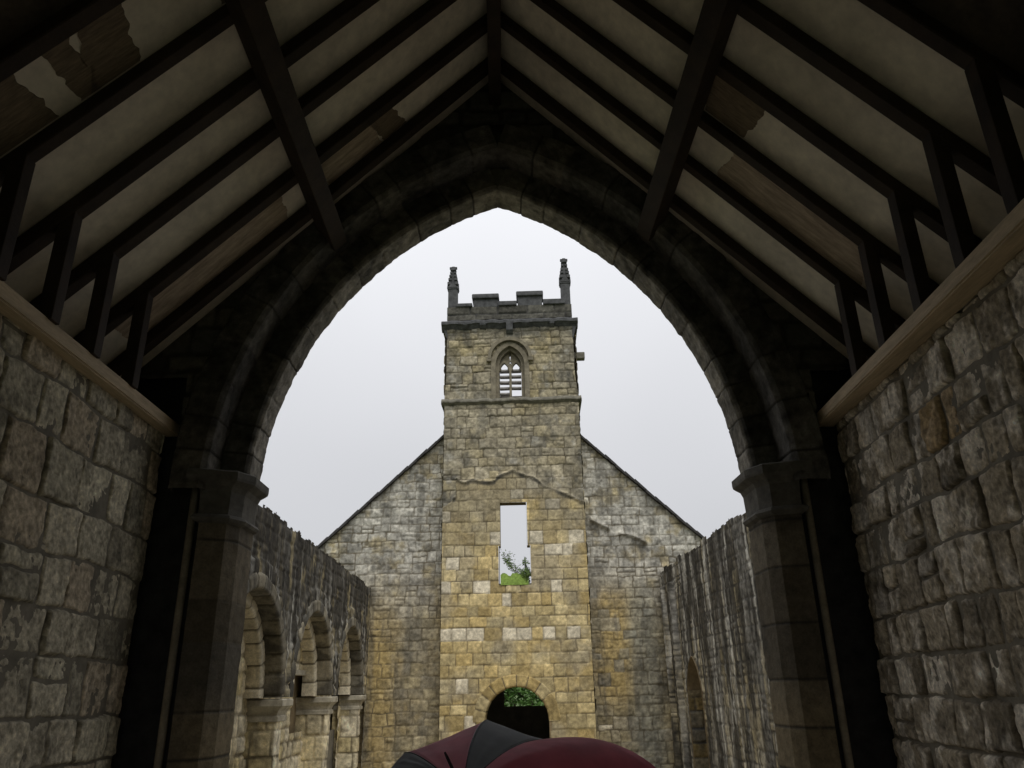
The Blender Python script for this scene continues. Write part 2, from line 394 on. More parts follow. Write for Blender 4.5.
for s_ in (-1, 1):
    for i in range(6):
        if s_ == 1 and i == 1: continue          # one slat lost on the right
        zz = 8.0+i*.15
        MB().box(-.115, .115, -.075, .075, -.02, .02, .004, rot=Matrix.Rotation(math.radians(-3 if i % 2 else 1), 3, 'X') @ Matrix.Rotation(math.radians(random.Random(i*7+s_).uniform(-2, 2)), 3, 'Y'), at=(BX+s_*.142, TY+.30, zz+.03)).build('louvre', M_louv, bw)

# string courses, corbelled cornice, parapet, merlons, pinnacles
b = MB()
def wobble_course(bm, x0, x1, yf, yb, prof, dx=.12, seed=1, amp=.012):
    """a moulding swept along x; prof = (out, z) pairs"""
    n = int((x1-x0)/dx)+1; rg = random.Random(seed); rows = []
    for i in range(n+1):
        x = x0+(x1-x0)*i/n; j = rg.uniform(-amp, amp); k = rg.uniform(-amp, amp)
        rows.append([bm.bm.verts.new((x, yf-o*(1+.0)+(j if o else 0), z+k)) for o, z in prof])
    for A, B in zip(rows, rows[1:]):
        for i in range(len(prof)-1): bm.bm.faces.new((A[i], B[i], B[i+1], A[i+1]))
    bm.bm.faces.new(rows[0]); bm.bm.faces.new(rows[-1][::-1])
wobble_course(b, TX0-.07, TX1+.07, TY, TY, [(-.1, 7.82), (.02, 7.83), (.09, 7.88), (.09, 7.91), (.03, 7.98), (-.1, 8.0)], seed=3)
b.box(TX0-.08, TX0+.02, TY-.02, TY+TD, 7.86, 7.93); b.box(TX1-.02, TX1+.08, TY-.02, TY+TD, 7.86, 7.93)
b.build('string_course', M_trim, tower)
b = MB()
wobble_course(b, UX0-.13, UX1+.13, TY, TY, [(-.1, 9.78), (.02, 9.80), (.10, 9.88), (.14, 9.90), (.14, 9.965), (.05, 10.03), (-.1, 10.07)], seed=4, amp=.014)
for x0, x1 in ((UX0-.14, UX0+.05), (UX1-.05, UX1+.14)): b.box(x0, x1, TY-.02, TY+TD, 9.9, 10.03)
b.prism([(UX0-.13, 9.93), (UX0+.01, 9.93), (UX0+.01, 9.55)], TY-.02, TY+.12)
b.prism([(UX1+.13, 9.93), (UX1-.01, 9.93), (UX1-.01, 9.45)], TY-.02, TY+.12)
b.build('cornice', M_dark_trim, tower)
for xx, w_, dz in ((-.78, .11, .06), (-.36, .15, .07), (.29, .16, .22), (.68, .17, .05), (1.33, .11, .08)):
    MB().prism([(TY-.14, 9.9), (TY+.01, 9.9), (TY+.01, 9.9-dz-.06), (TY-.06, 9.9-dz-.03), (TY-.13, 9.9-dz+.03)], xx-w_/2, xx+w_/2, 'x').build('corbel', M_dark_trim, tower)
PZ = 10.04
pw = plain_wall('parapet', UX1-UX0, .36, lambda U, V, h: np.stack([UX0+U, TY-.02-h, PZ+V], -1), 31, tower, res=.02, pal=(DRK*.8, DRK*1.25), ch=(.34, .4), sw=(.4, .8))
b = MB()
b.box(UX0, UX1, TY+.005, TY+.3, PZ-.02, PZ+.355)
for y0, y1, x0, x1 in ((TY+.3, TY+TD, UX0, UX0+.3), (TY+.3, TY+TD, UX1-.3, UX1)): b.box(x0, x1, y0, y1, PZ-.02, PZ+.36)
b.build('parapet_core', M_dark_trim, tower)
for x0, x1, z0, z1 in ((UX0+.22, -.62, 10.40, 10.49), (.02, .48, 10.40, 10.52), (1.13, UX1-.16, 10.40, 10.54)):
    MB().box(x0, x1, TY-.09, TY+.36, z0, z1, .02).build('crenel_coping', M_dark_trim, tower)
for x0, x1, zt in ((-.60, .01, 10.74), (.50, 1.11, 10.78)):
    mer = MB().box(x0, x1, TY-.03, TY+.3, 10.395, zt-.12, .012).build('merlon', M_dark_trim, tower)
    MB().box(x0-.03, x1+.03, TY-.09, TY+.36, zt-.125, zt, .025).build('merlon_cap', M_dark_trim, mer)
def pinnacle(x, y, z0, z1, seed):
    b = MB(); rg = random.Random(seed); w = .115
    hs = z1-z0
    b.box(x-w, x+w, y-w, y+w, z0, z0+hs*.47, .015)
    b.box(x-w-.02, x+w+.02, y-w-.02, y+w+.02, z0+hs*.45, z0+hs*.51, .012)
    for s_, t_ in ((1, 0), (-1, 0), (0, 1), (0, -1)):       # gablets
        if s_: b.prism([(y-w, z0+hs*.48), (y+w, z0+hs*.48), (y, z0+hs*.62)], x+s_*w*.8, x+s_*(w+.03), 'x')
        else: b.prism([(x-w, z0+hs*.48), (x+w, z0+hs*.48), (x, z0+hs*.62)], y+t_*w*.8, y+t_*(w+.03), 'y')
    p = MB  # spire
    q = w*.82; a = z0+hs*.50; tpz = z0+hs*.95
    vb = [b.bm.verts.new((x+sx*q, y+sy*q, a)) for sx, sy in ((-1, -1), (1, -1), (1, 1), (-1, 1))]
    vt = [b.bm.verts.new((x+sx*.026, y+sy*.026, tpz)) for sx, sy in ((-1, -1), (1, -1), (1, 1), (-1, 1))]
    b.bm.faces.new(vb); b.bm.faces.new(vt[::-1])
    for i in range(4): b.bm.faces.new((vb[i], vb[(i+1) % 4], vt[(i+1) % 4], vt[i]))
    for k in range(4):                                       # crockets on the four edges
        f = .2+k*.2+rg.uniform(-.02, .02); zz = a+(tpz-a)*f; ww = q+(.026-q)*f
        for sx, sy in ((-1, -1), (1, -1), (1, 1), (-1, 1)):
            s = .046-.005*k
            b.box(x+sx*(ww+.008)-s, x+sx*(ww+.008)+s, y+sy*(ww+.008)-s, y+sy*(ww+.008)+s, zz-s*.9, zz+s*.9, .012)
    b.box(x-.075, x+.075, y-.075, y+.075, tpz-.05, tpz+.0, .02)
    b.box(x-.045, x+.045, y-.045, y+.045, tpz-.01, z1+.02, .018)
    for s_ in (-1, 1): b.box(x+s_*.065-.03, x+s_*.065+.03, y-.03, y+.03, tpz+.015, tpz+.075, .012)
    return b.build('pinnacle', M_dark_trim, tower)
pinnacle(UX0+.13, TY+.09, 10.38, 11.60, 1); pinnacle(UX1-.13, TY+.09, 10.38, 11.74, 2)
MB().box(UX1-.02, UX1+.27, TY+.12, TY+.30, 9.00, 9.17, .02).build('water_spout', M_trim, tower)

# west doorway: dressed round arch
u_ = axis(0, 1, .5)
def sweep(path, prof, lay, colf, seed, depth=.012, bevel=.02, joint=.012, res_p=.02, rough=.006, res_s=.02, stone_len=(.26, .4)):
    """dressed stones swept along a path: path -> (s, x, z, nx, nz); prof = list of (radial, y)"""
    s, px, pz, nx, nz = path
    pr = np.array(prof); seg = np.hypot(*np.diff(pr, axis=0).T); cs = np.concatenate([[0], np.cumsum(seg)])
    t = np.unique(np.concatenate([axis(0, cs[-1], res_p), cs])); t = t[np.concatenate([[True], np.diff(t) > 1e-4])]
    pd = np.interp(t, cs, pr[:, 0]); py = np.interp(t, cs, pr[:, 1])
    k = np.clip(np.searchsorted(cs, t, 'right')-1, 0, len(seg)-1); tg = np.diff(pr, axis=0)[k]/seg[k][:, None]
    nd, ny = tg[:, 1], -tg[:, 0]                    # profile normal (towards opening / camera)
    S, T = np.meshgrid(s, t, indexing='ij')
    rng = np.random.default_rng(seed); js = [-.05]
    while js[-1] < s[-1]: js.append(js[-1]+rng.uniform(*stone_len))
    js = np.array(js); kk = np.clip(np.searchsorted(js, S, 'right')-1, 0, len(js)-2)
    d = np.minimum(S-js[kk], js[kk+1]-S)-joint/2+.012*(fbm(S*14, T*14, seed+1)-.5)
    body = sstep(0, bevel, d); r = rng.uniform(0, 1, (len(js)+1, 5))[kk]
    h = depth*body+.009*(r[..., 0]-.5)*body+rough*(fbm(S*12, T*12, seed+2)-.5)*2
    D = pd[None, :]+nd[None, :]*h; Y = py[None, :]+ny[None, :]*h
    P = np.stack([px[:, None]+nx[:, None]*D, Y, pz[:, None]+nz[:, None]*D], -1)
    return P, colf(S, T, r, body, P)
th = np.linspace(0, math.pi, 110)
path = (th*DHW, DXC-DHW*np.cos(th), DZS+DHW*np.sin(th), -np.cos(th), np.sin(th))
def door_col(S, T, r, body, P):
    c = lerp(YEL*.9, OCH*.95, r[..., 1])*(.7+.35*r[..., 2])[..., None]; return lerp(MOR, speck(c, S, T, 301, .45), sstep(0, .5, body))
P_, c_ = sweep(path, [(0, TY+.5), (0, TY-.055), (.02, TY-.07), (.22, TY-.07), (.225, TY+.02)], None, door_col, 41, stone_len=(.17, .24), joint=.006, bevel=.014)
doorway = grid_mesh('doorway', P_, None, c_, M_stone, tower, flip=True)
for x0 in (DXC-DHW-.05, DXC+DHW): MB().box(x0, x0+.05, TY-.06, TY+.5, 0, DZS).build('jamb', M_niche, doorway)

tower.rotation_euler.z = math.radians(-2.6); tower.location.x += .075
# ------------------------------------------------------------------ west gable wall of the nave
GY = 17.45
gable = empty('gable_wall', (TC, GY, 0))
tag(gable, 'steep stone gable wall behind the tower with pale lichen and thin dark slate coping', 'wall')
def gz(x): return 8.62-.925*np.abs(x-.29)
def gable_side(x0, x1, seed, right):
    u = axis(0, x1-x0, .02); v = axis(0, 7.3, .02); U, V = np.meshgrid(u, v, indexing='ij'); X = U+x0; Z = V
    S = stones(U, V, x1-x0, 7.4, (.17, .28), (.17, .42), seed, joint=.008, bevel=.02, depth=.012, warp=.035, rough=.016, jitter=.008, split=.15)
    r = S['r']; n1 = fbm(X*.8, Z*.8, seed+20, 5); n2 = fbm(X*3, Z*3, seed+21, 5)
    c = lerp(GRY*1.05, YEL*.88, r[..., 1]*.6)*(.68+.5*r[..., 2])[..., None]
    upper = sstep(2.6, 4.6, Z+1.6*(n1-.5))
    c = lerp(c, LIC*(.75+.4*r[..., 3])[..., None], upper*sstep(.28, .52, n2+.12*(r[..., 4]-.5))*.95)
    c = lerp(c, OCH*.85, sstep(.5, .72, n1)*(1-upper)*.6)
    if not right: c = lerp(c, OCH*.9, sstep(.55, 0, np.abs(X+2.65))*sstep(3.7, 2.8, Z)*.6)
    else:
        c = lerp(c, OCH*.95, sstep(.9, .2, np.abs(X-2.55))*sstep(3.9, 3.2, Z)*sstep(.9, 1.6, Z)*.8*(r[..., 4] > .25))
        c = lerp(c, np.array((.30, .30, .25)), sstep(.5, .1, np.abs(X-3.05))*sstep(4.2, 3.2, Z)*.7)
        c = lerp(c, PAL, (r[..., 5] > .975)*1.0*sstep(4.4, 3.8, Z))
    st = sstep(.5, .72, fbm(X*6, Z*.7, seed+30, 4))
    c = lerp(c, DRK*1.3, st*.5); c = lerp(c, DRK*1.4, sstep(.58, .74, fbm(X*2, Z*2.4, seed+31, 5))*.4)
    h = S['h']
    if right:
        zl = 5.12-.43*(X-2.1)+.1*(vn(X*3, X*0, 3)-.5)
        sc = np.exp(-((Z-zl)/.05)**2)*sstep(.35, .65, vn(X*5, X*0, 9)+.15)*(X > 2.05)
        h = h+.09*sc; c = lerp(c, DRK*.8, sstep(.0, .14, zl-Z)*sstep(.4, .15, zl-Z)*.6*vn(X*6, Z*6, 4))
    c = lerp(c, DRK*1.2, sstep(.50, .68, fbm(X*5, Z*7, seed+33, 5))*upper*.45)
    c = lerp(MOR*.9, speck(c, X, Z, seed+35, .55), S['jc'])
    k = cell(Z < gz(X)+.02)
    grid_mesh('stone_face', np.stack([X, GY-h, Z], -1), k, c, M_stone, gable)
gable_side(-4.9, TX0+.05, 51, False); gable_side(TX1-.05, 5.5, 52, True)
b = MB()
for s_ in (-1, 1):
    xs = [.29+s_*1.5, .29+s_*5.0]
    pts = [(xs[0], 0), (xs[1], 0), (xs[1], gz(xs[1])-.02), (xs[0], gz(xs[0])-.02)]
    b.prism(pts if s_ > 0 else pts[::-1], GY+.03, GY+.6)
b.build('wall_core', M_core, gable)
for s_ in (-1, 1):
    n = 16; b = MB(); rg = random.Random(8+s_)
    for i in range(n):
        xa = .29+s_*(1.55+i*3.5/n); xb = .29+s_*(1.55+(i+1.15)*3.5/n); o = rg.uniform(-.022, .022)
        z = lambda x: gz(x)+.01+o
        pts = [(xa, z(xa)), (xb, z(xb)), (xb, z(xb)+.055), (xa, z(xa)+.055+.02)]
        b.prism(pts if s_ > 0 else pts[::-1], GY-.10+o, GY+.7)
    b.build('coping', M_slate, gable)

# ------------------------------------------------------------------ ruined nave walls
WX = -2.87
nl = empty('nave_wall', (WX, 12, 0))
tag(nl, 'black streaked ruined nave wall on the left with three blocked round arches', 'wall')
ARC = [9.40, 12.41, 15.42]; AR = 1.22; ASP = 1.54
CRU = np.array((.030, .027, .022))
def streaks(c, Yw, Z, seed, top, lo):
    s1 = fbm(Yw*7, Z*.55, seed, 4); s2 = fbm(Yw*9, Z*.8, seed+1, 3); big = fbm(Yw*1.2, Z*.5, seed+2, 4)
    dk = sstep(.40, .52, s1*.8+big*.2+.12*sstep(lo, top, Z)-.04*(Z < lo))
    c = lerp(c, CRU*1.3, dk*.92)
    c = lerp(c, LIC*1.05, sstep(.55, .70, s2*.75+fbm(Yw*5+30, Z*1.6, seed+5, 4)*.25)*.85)
    w = sstep(.50, .62, fbm(Yw*6, Z*.4, seed+8, 4))
    c = lerp(c, LIC*.7, w*.35); c = lerp(c, CRU, sstep(.52, .62, fbm(Yw*7+9, Z*.4, seed+9, 4))*.65)
    return c
y0, y1, zt = 6.9, 17.5, 3.72
u = axis(0, y1-y0, .022); v = axis(0, zt+.25, .022); U, V = np.meshgrid(u, v, indexing='ij'); Yw = U+y0; Z = V
S = stones(U, V, y1-y0, zt+.2, (.17, .28), (.2, .5), 61, joint=.014, bevel=.025, depth=.010, warp=.03, rough=.008, jitter=.006, split=.2); r = S['r']
c = lerp(GRY*1.15, YEL*.85, r[..., 1])*(.65+.5*r[..., 2])[..., None]
c = lerp(MOR*.6, c, S['jc'])
c = streaks(c, Yw, Z, 63, 3.2, 2.0)
c = lerp(c, CRU*1.4, sstep(1.9, 3.0, Z+1.0*(fbm(Yw*4, Z*.8, 68)-.5))*.8)
c = lerp(c, LIC*.8, sstep(.60, .68, fbm(Yw*9, Z*.5, 64, 4))*sstep(3.6, 2.6, Z)*.7)
c = lerp(c, YEL*.7, sstep(.6, .72, fbm(Yw*4, Z*2, 62, 4))*.5)
topz = zt+.07*(vn(np.floor(Yw*2.6)*1.7, Yw*0, 65)-.5)+.02*(vn(Yw*9, Yw*0, 66)-.5)*2
h = S['h']+.015*(fbm(Yw*6, Z*.45, 67, 2)-.5); c = speck(c, Yw, Z, 69, .8)
M = (Z < topz) & ~((Z < ASP) & (Yw > ARC[0]-AR) & (Yw < 17.3))
for a in ARC:
    M &= ~((np.abs(Yw-a) < AR) & ((Z < ASP) | ((Yw-a)**2+(Z-ASP)**2 < AR*AR)))
    rr = np.hypot(Yw-a, Z-ASP)
    rg_ = sstep(AR+.36, AR+.32, rr)*(Z > ASP)            # the voussoir ring stands slightly proud
    h = h+.035*rg_*(.6+.4*sstep(.08, .2, np.abs(((np.arctan2(Z-ASP, Yw-a)*AR/.24) % 1)-.5)*2*.5))
grid_mesh('stone_face', np.stack([WX+h, Yw, Z], -1), cell(M), c, M_stone, nl, flip=True)
# wall behind the arches
def infill_hole(Yw, Z): return ((np.abs(Yw-13.30) < .42) & (Z > 1.02) & (Z < 1.86)) | (pointed(Yw, Z, 16.15, .40, 1.30, 1.95)) | pointed(Yw, Z, 8.9, .4, 1.3, 2.0)
u = axis(0, 10.4, .022); v = axis(0, 3.0, .022); U, V = np.meshgrid(u, v, indexing='ij'); Yw = U+7.0; Z = V
S = stones(U, V, 10.4, 3, (.2, .3), (.16, .34), 71, joint=.018, bevel=.028, depth=.022, warp=.015, rough=.016); r = S['r']
c = lerp(PAL*1.08, YEL*1.1, r[..., 1])*(.78+.35*r[..., 2])[..., None]; c = lerp(MOR, speck(c, Yw, Z, 79, .5), S['jc'])
c = lerp(c, DRK, sstep(.6, .75, fbm(Yw*4, Z*1.2, 73, 4))*.4)
grid_mesh('infill_wall', np.stack([WX-.39+S['h'], Yw, Z], -1), cell(~infill_hole(Yw, Z)), c, M_stone, nl, flip=True)
MB().box(WX-.9, WX-.45, 6.9, 17.5, 0, .9).box(WX-.95, WX-.9, 6.9, 17.5, 0, 2.95).box(WX-.9, WX-.03, 6.9, 17.5, 2.80, zt-.12).build('wall_core', M_core, nl)
nw = MB().box(WX-.56, WX-.33, 12.80, 13.82, 1.85, 1.93, .01).build('lintel', M_pale, nl)
MB().box(WX-.53, WX-.50, 12.7, 14.7, .88, 1.93).build('niche', M_niche, nl)
MB().box(WX-.86, WX-.80, 15.6, 16.62, .7, 2.05).build('niche', M_niche, nl)
def arch_order(a, rad, x0, x1, face, seed, colf):
    """an arch of the arcade, stones swept in the y-z plane"""
    th = np.linspace(0, math.pi, 150)
    path = (th*rad, a-rad*np.cos(th), ASP+rad*np.sin(th), -np.cos(th), np.sin(th))
    P, c = sweep(path, [(0, -x0), (0, -x1), (.015, -x1-.012), (face, -x1-.012), (face+.005, -x1+.03)], None, colf, seed, stone_len=(.2, .32), rough=.01, depth=.016)
    P2 = np.stack([-P[..., 1], P[..., 0], P[..., 2]], -1)
    return grid_mesh('arch', P2, None, c, M_stone, nl, flip=False)
def col_dark(S, T, r, body, P):
    c = lerp(GRY*1.0, DRK*1.5, r[..., 1])*(.6+.5*r[..., 2])[..., None]; c = lerp(c, BLK, sstep(.42, .6, fbm(S*5, T*3, 6, 4))*.7); return lerp(MOR*.4, c, sstep(0, .6, body))
def col_pale(S, T, r, body, P):
    c = lerp(PAL*1.12, GRY*2.0, r[..., 1])*(.85+.25*r[..., 2])[..., None]
    c = lerp(c, DRK, sstep(.58, .74, fbm(S*3, T*3, 5))*.5); return lerp(MOR*.8, c, sstep(0, .6, body))
for i, a in enumerate(ARC):
    arch_order(a, AR, WX-.21, WX+.03, .15, 80+i, col_dark)
    arch_order(a, AR-.13, WX-.385, WX-.20, .14, 90+i, col_pale)
# piers between the arches, with moulded capitals
def moulding_rect(bm, x0, x1, y0, y1, prof):
    rings = []
    for o, z in prof: rings.append([bm.bm.verts.new(p) for p in ((x0, y0-o, z), (x1+o, y0-o, z), (x1+o, y1+o, z), (x0, y1+o, z))])
    for A, B in zip(rings, rings[1:]):
        for k in range(4): bm.bm.faces.new((A[k], A[(k+1) % 4], B[(k+1) % 4], B[k]))
    bm.bm.faces.new(rings[0][::-1]); bm.bm.faces.new(rings[-1])
for a, b_ in ((ARC[0], ARC[1]), (ARC[1], ARC[2]), (ARC[2], ARC[2]+2.94)):
    ya, yb = a+AR+.07, b_-AR-.22; dp = .50; L = yb-ya
    u = axis(0, L+2*dp, .02); v = axis(0, 1.30, .02); U, V = np.meshgrid(u, v, indexing='ij')
    S = stones(U, V, L+2*dp, 1.4, (.26, .40), (.26, .44), int(a*10), joint=.012, bevel=.02, depth=.015, warp=.012, rough=.012); r = S['r']
    c = lerp(PAL*1.12, YEL*1.1, r[..., 1])*(.8+.3*r[..., 2])[..., None]; c = lerp(MOR, speck(c, U, V, int(a*3), .6), S['jc'])
    c = lerp(c, DRK, sstep(.56, .74, fbm(U*4, V*1.5, int(a*7), 4))*.45)
    t = U-dp; xx = WX-.01-np.maximum(0, np.maximum(-t, t-L)); yy = ya+np.clip(t, 0, L); h = S['h']
    nx = ((t >= 0) & (t <= L))*1.0; ny = (t >= L)*1.0-(t <= 0)*1.0
    pier = grid_mesh('pier', np.stack([xx+h*nx, yy+h*ny, V], -1), None, c, M_stone, nl, flip=True)
    b = MB(); moulding_rect(b, WX-.5, WX-.01, ya, yb+.10, [(.0, 1.25), (.03, 1.26), (.03, 1.31), (.01, 1.33), (.025, 1.38), (.07, 1.43), (.085, 1.44), (.085, 1.51), (.07, 1.525)])
    b.build('capital', M_pale, pier)

RX = 3.58
nr = empty('nave_wall', (RX, 12, 0))
tag(nr, 'black and white streaked ruined nave wall on the right with one narrow lancet niche', 'wall')
u = axis(0, y1-y0, .022); v = axis(0, 4.2, .022); U, V = np.meshgrid(u, v, indexing='ij'); Yw = U+y0; Z = V
S = stones(U, V, y1-y0, 4.2, (.16, .27), (.18, .42), 101, joint=.014, bevel=.025, depth=.009, warp=.035, rough=.007, jitter=.005, split=.25); r = S['r']
c = lerp(GRY*1.2, YEL*.7, r[..., 1]*.7)*(.6+.55*r[..., 2])[..., None]; c = lerp(MOR*.5, c, S['jc'])
c = streaks(c, Yw, Z, 105, 3.4, 1.6)
c = lerp(c, LIC*.75, sstep(.5, .72, fbm(Yw*5, Z*.6, 109, 4))*sstep(3.2, 2.0, Z)*.45)
topz = 3.98+.06*(vn(np.floor(Yw*2.4)*1.7, Yw*0, 106)-.5)*2+.02*(vn(Yw*9, Yw*0, 107)-.5)*2
h = S['h']+.008*(fbm(Yw*5, Z*.35, 108, 2)-.5); c = lerp(BLK, speck(c, Yw, Z, 119, .8), .35+.65*S['jc'])
h = h+.10*sstep(.05, .0, np.abs(np.abs(Yw-16.75)-.42)-.05)*(Z < 3.6)       # raised fillets beside the corner
def NH(Yw, Z): return pointed(Yw, Z, 15.25, .56, 1.35, 2.1)
grid_mesh('stone_face', np.stack([RX-h, Yw, Z], -1), cell((Z < topz) & ~NH(Yw, Z)), c, M_stone, nr)
MB().box(RX+.42, RX+.9, y0, y1, 0, 3.85).box(RX+.04, RX+.41, y0, y1, 2.2, 3.85).build('wall_core', M_core, nr)
bm = MB(); ap = [(15.25-.56, 0)]+arch_pts(15.25, .56, 1.35, 2.1)+[(15.25+.56, 0)]
A = [bm.bm.verts.new((RX-.03, a, z)) for a, z in ap]; B = [bm.bm.verts.new((RX+.4, a, z)) for a, z in ap]
for i in range(len(ap)-1): bm.bm.faces.new((A[i], A[i+1], B[i+1], B[i]))
niche = bm.build('niche', M_niche, nr)
plain_wall('jamb', .43, 1.5, lambda U, V, h: np.stack([RX-.02+U, 15.25+.545-h, V], -1), 113, niche, res=.02, pal=(OCH*.45, GRY*.75))
plain_wall('niche_back', 1.3, 2.2, lambda U, V, h: np.stack([RX+.40-h, 14.6+U, V], -1), 111, niche, res=.03, pal=(OCH*.5, GRY*.8))

# ------------------------------------------------------------------ chancel arch
AXM, AHW, ASZ, AAP = .02, 2.325, 3.25, 6.57
hh = AAP-ASZ; ACX = (hh*hh-AHW*AHW)/(2*AHW); ARR = AHW+ACX
arch = empty('chancel_arch', (AXM, 6.85, 0))
tag(arch, 'dark wide pointed stone arch of two chamfered orders framing the tower', 'arch')
def arch_path(side, dref=0., step=.02):
    """arc from springing to apex for inner radius + dref kept as profile offset"""
    d = dref
    a_end = math.acos(ACX/(ARR+d)); n = int(ARR*a_end/step)
    t = np.linspace(0, a_end, n)
    x = AXM+side*(-(ACX)+ (ARR)*np.cos(t)); z = ASZ+ARR*np.sin(t)
    return t*ARR, x, z, side*np.cos(t), np.sin(t)
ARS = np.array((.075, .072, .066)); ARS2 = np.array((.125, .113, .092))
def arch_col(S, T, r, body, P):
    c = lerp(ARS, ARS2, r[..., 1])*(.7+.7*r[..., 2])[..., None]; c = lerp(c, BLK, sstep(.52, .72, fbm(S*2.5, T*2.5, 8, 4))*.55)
    if P.shape[1] and P[0, 0, 1] > 7: c = lerp(c, np.array((.24, .222, .185))*(.6+.5*r[..., 2])[..., None]*(.6+.8*fbm(S*6, T*6, 12, 4))[..., None], sstep(.345, .325, T))  # soffit painted paler, standing in for light from the nave
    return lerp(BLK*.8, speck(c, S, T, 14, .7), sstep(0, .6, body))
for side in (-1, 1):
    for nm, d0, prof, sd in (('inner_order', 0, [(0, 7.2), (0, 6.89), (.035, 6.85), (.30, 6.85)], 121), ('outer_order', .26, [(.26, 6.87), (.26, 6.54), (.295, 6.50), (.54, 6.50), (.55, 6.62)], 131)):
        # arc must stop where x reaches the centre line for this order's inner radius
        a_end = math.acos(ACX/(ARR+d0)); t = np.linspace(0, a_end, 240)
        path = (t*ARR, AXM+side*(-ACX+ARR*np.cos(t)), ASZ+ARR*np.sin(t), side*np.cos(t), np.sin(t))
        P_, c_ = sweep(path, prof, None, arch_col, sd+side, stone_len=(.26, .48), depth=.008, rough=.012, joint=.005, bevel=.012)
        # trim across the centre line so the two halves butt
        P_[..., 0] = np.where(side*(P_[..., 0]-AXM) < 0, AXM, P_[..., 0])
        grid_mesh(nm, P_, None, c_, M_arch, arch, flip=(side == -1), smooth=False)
# respond piers (plan swept upward), capitals, corner shafts
PLAN = [(AHW, 7.2), (AHW, 6.82), (AHW+.07, 6.68), (AHW+.28, 6.60), (AHW+.30, 6.98)]
def plan_offset(o):
    pts = [Vector(p) for p in PLAN]; out = []
    for i, p in enumerate(pts):
        ns = []
        if i > 0: d = (p-pts[i-1]).normalized(); ns.append(Vector((d.y, -d.x)))
        if i < len(pts)-1: d = (pts[i+1]-p).normalized(); ns.append(Vector((d.y, -d.x)))
        nn = ns[0] if len(ns) == 1 else (ns[0]+ns[1]).normalized()/max(.5, math.sqrt((1+ns[0].dot(ns[1]))/2))
        out.append(p+nn*o)
    return out
# PLAN runs from the nave side round to the chancel side: outward normal is towards the opening
for side in (-1, 1):
    pl = np.array(PLAN); seg = np.hypot(*np.diff(pl, axis=0).T); cs = np.concatenate([[0], np.cumsum(seg)])
    t = np.unique(np.concatenate([axis(0, cs[-1], .02), cs])); t = t[np.concatenate([[True], np.diff(t) > 1e-4])]
    px = np.interp(t, cs, pl[:, 0]); py = np.interp(t, cs, pl[:, 1])
    k = np.clip(np.searchsorted(cs, t, 'right')-1, 0, len(seg)-1); tg = np.diff(pl, axis=0)[k]/seg[k][:, None]
    nx, ny = tg[:, 1], -tg[:, 0]
    z = axis(0, 3.05, .02); Zg, T = np.meshgrid(z, t, indexing='ij')
    rng = np.random.default_rng(140+side); js = [-.1]
    while js[-1] < 3.1: js.append(js[-1]+rng.uniform(.32, .55))
    js = np.array(js); kk = np.searchsorted(js, Zg+.012*(vn(T*4, Zg*4, 3)-.5), 'right')-1; kk = np.clip(kk, 0, len(js)-2)
    d = np.minimum(Zg-js[kk], js[kk+1]-Zg)-.003+.008*(fbm(T*14, Zg*14, 5)-.5); body = sstep(0, .012, d)
    r = rng.uniform(0, 1, (len(js)+1, 5))[kk]; h = .006*body+.014*(fbm(T*9, Zg*9, 7)-.5)
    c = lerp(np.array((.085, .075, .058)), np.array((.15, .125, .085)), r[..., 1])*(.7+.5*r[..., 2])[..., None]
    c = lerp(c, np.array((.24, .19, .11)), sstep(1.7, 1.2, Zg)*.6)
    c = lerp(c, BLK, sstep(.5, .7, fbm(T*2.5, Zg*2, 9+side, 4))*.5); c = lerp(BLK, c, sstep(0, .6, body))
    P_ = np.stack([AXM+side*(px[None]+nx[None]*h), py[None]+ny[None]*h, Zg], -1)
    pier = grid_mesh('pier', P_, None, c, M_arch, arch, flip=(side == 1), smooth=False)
    b = MB(); rings = []
    for o, zz in [(.005, 2.99), (.04, 3.005), (.055, 3.03), (.04, 3.055), (.012, 3.07), (.010, 3.12), (.018, 3.27), (.04, 3.315), (.085, 3.34), (.105, 3.355), (.11, 3.38), (.11, 3.43), (.09, 3.445), (-.12, 3.45)]:
        rings.append([b.bm.verts.new((AXM+side*p.x, p.y, zz-.02)) for p in plan_offset(o)])
    for A, B in zip(rings, rings[1:]):
        for i in range(len(A)-1): b.bm.faces.new((A[i], A[i+1], B[i+1], B[i]))
    b.build('capital', M_cap, pier)
    MB().tube([(AXM+side*(AHW+.37), 6.66, 0), (AXM+side*(AHW+.37), 6.66, 3.62)], .032, 10).build('shaft', mat_noise('shaft_stone', (.30, .26, .19), 8, .7, 1.3), arch, smooth=True)
# solid wall behind the mouldings
def hole_pts(d):
    L = [(AXM-(AHW+d), 0)]+[(AXM+ACX-(ARR+d)*math.cos(t), ASZ+(ARR+d)*math.sin(t)) for t in np.linspace(0, math.acos(ACX/(ARR+d)), 40)]
    return L+[(2*AXM-x, z) for x, z in L[::-1][1:]]
def core(d, y0, y1, half, name):
    hp = hole_pts(d); O = (AXM, 1.0); out = []
    for x, z in hp:
        dx, dz = x-O[0], z-O[1]
        if z == 0: out.append((math.copysign(half, dx), 0)); continue
        t = 1.0
        while True:
            t += .004; xx, zz = O[0]+dx*t, O[1]+dz*t
            if abs(xx) > half or zz > 8.05-1.035*abs(xx): break
        out.append((xx, zz))
    b = MB(); n = len(hp)
    R = [[b.bm.verts.new((x, y, z)) for x, z in pts] for pts, y in ((hp, y0), (out, y0), (out, y1), (hp, y1))]
    for i in range(n-1):
        for k in range(4):
            A, B = R[k], R[(k+1) % 4]; b.bm.faces.new((A[i], A[i+1], B[i+1], B[i]))
    return b.build(name, M_slate if False else M_core, arch)
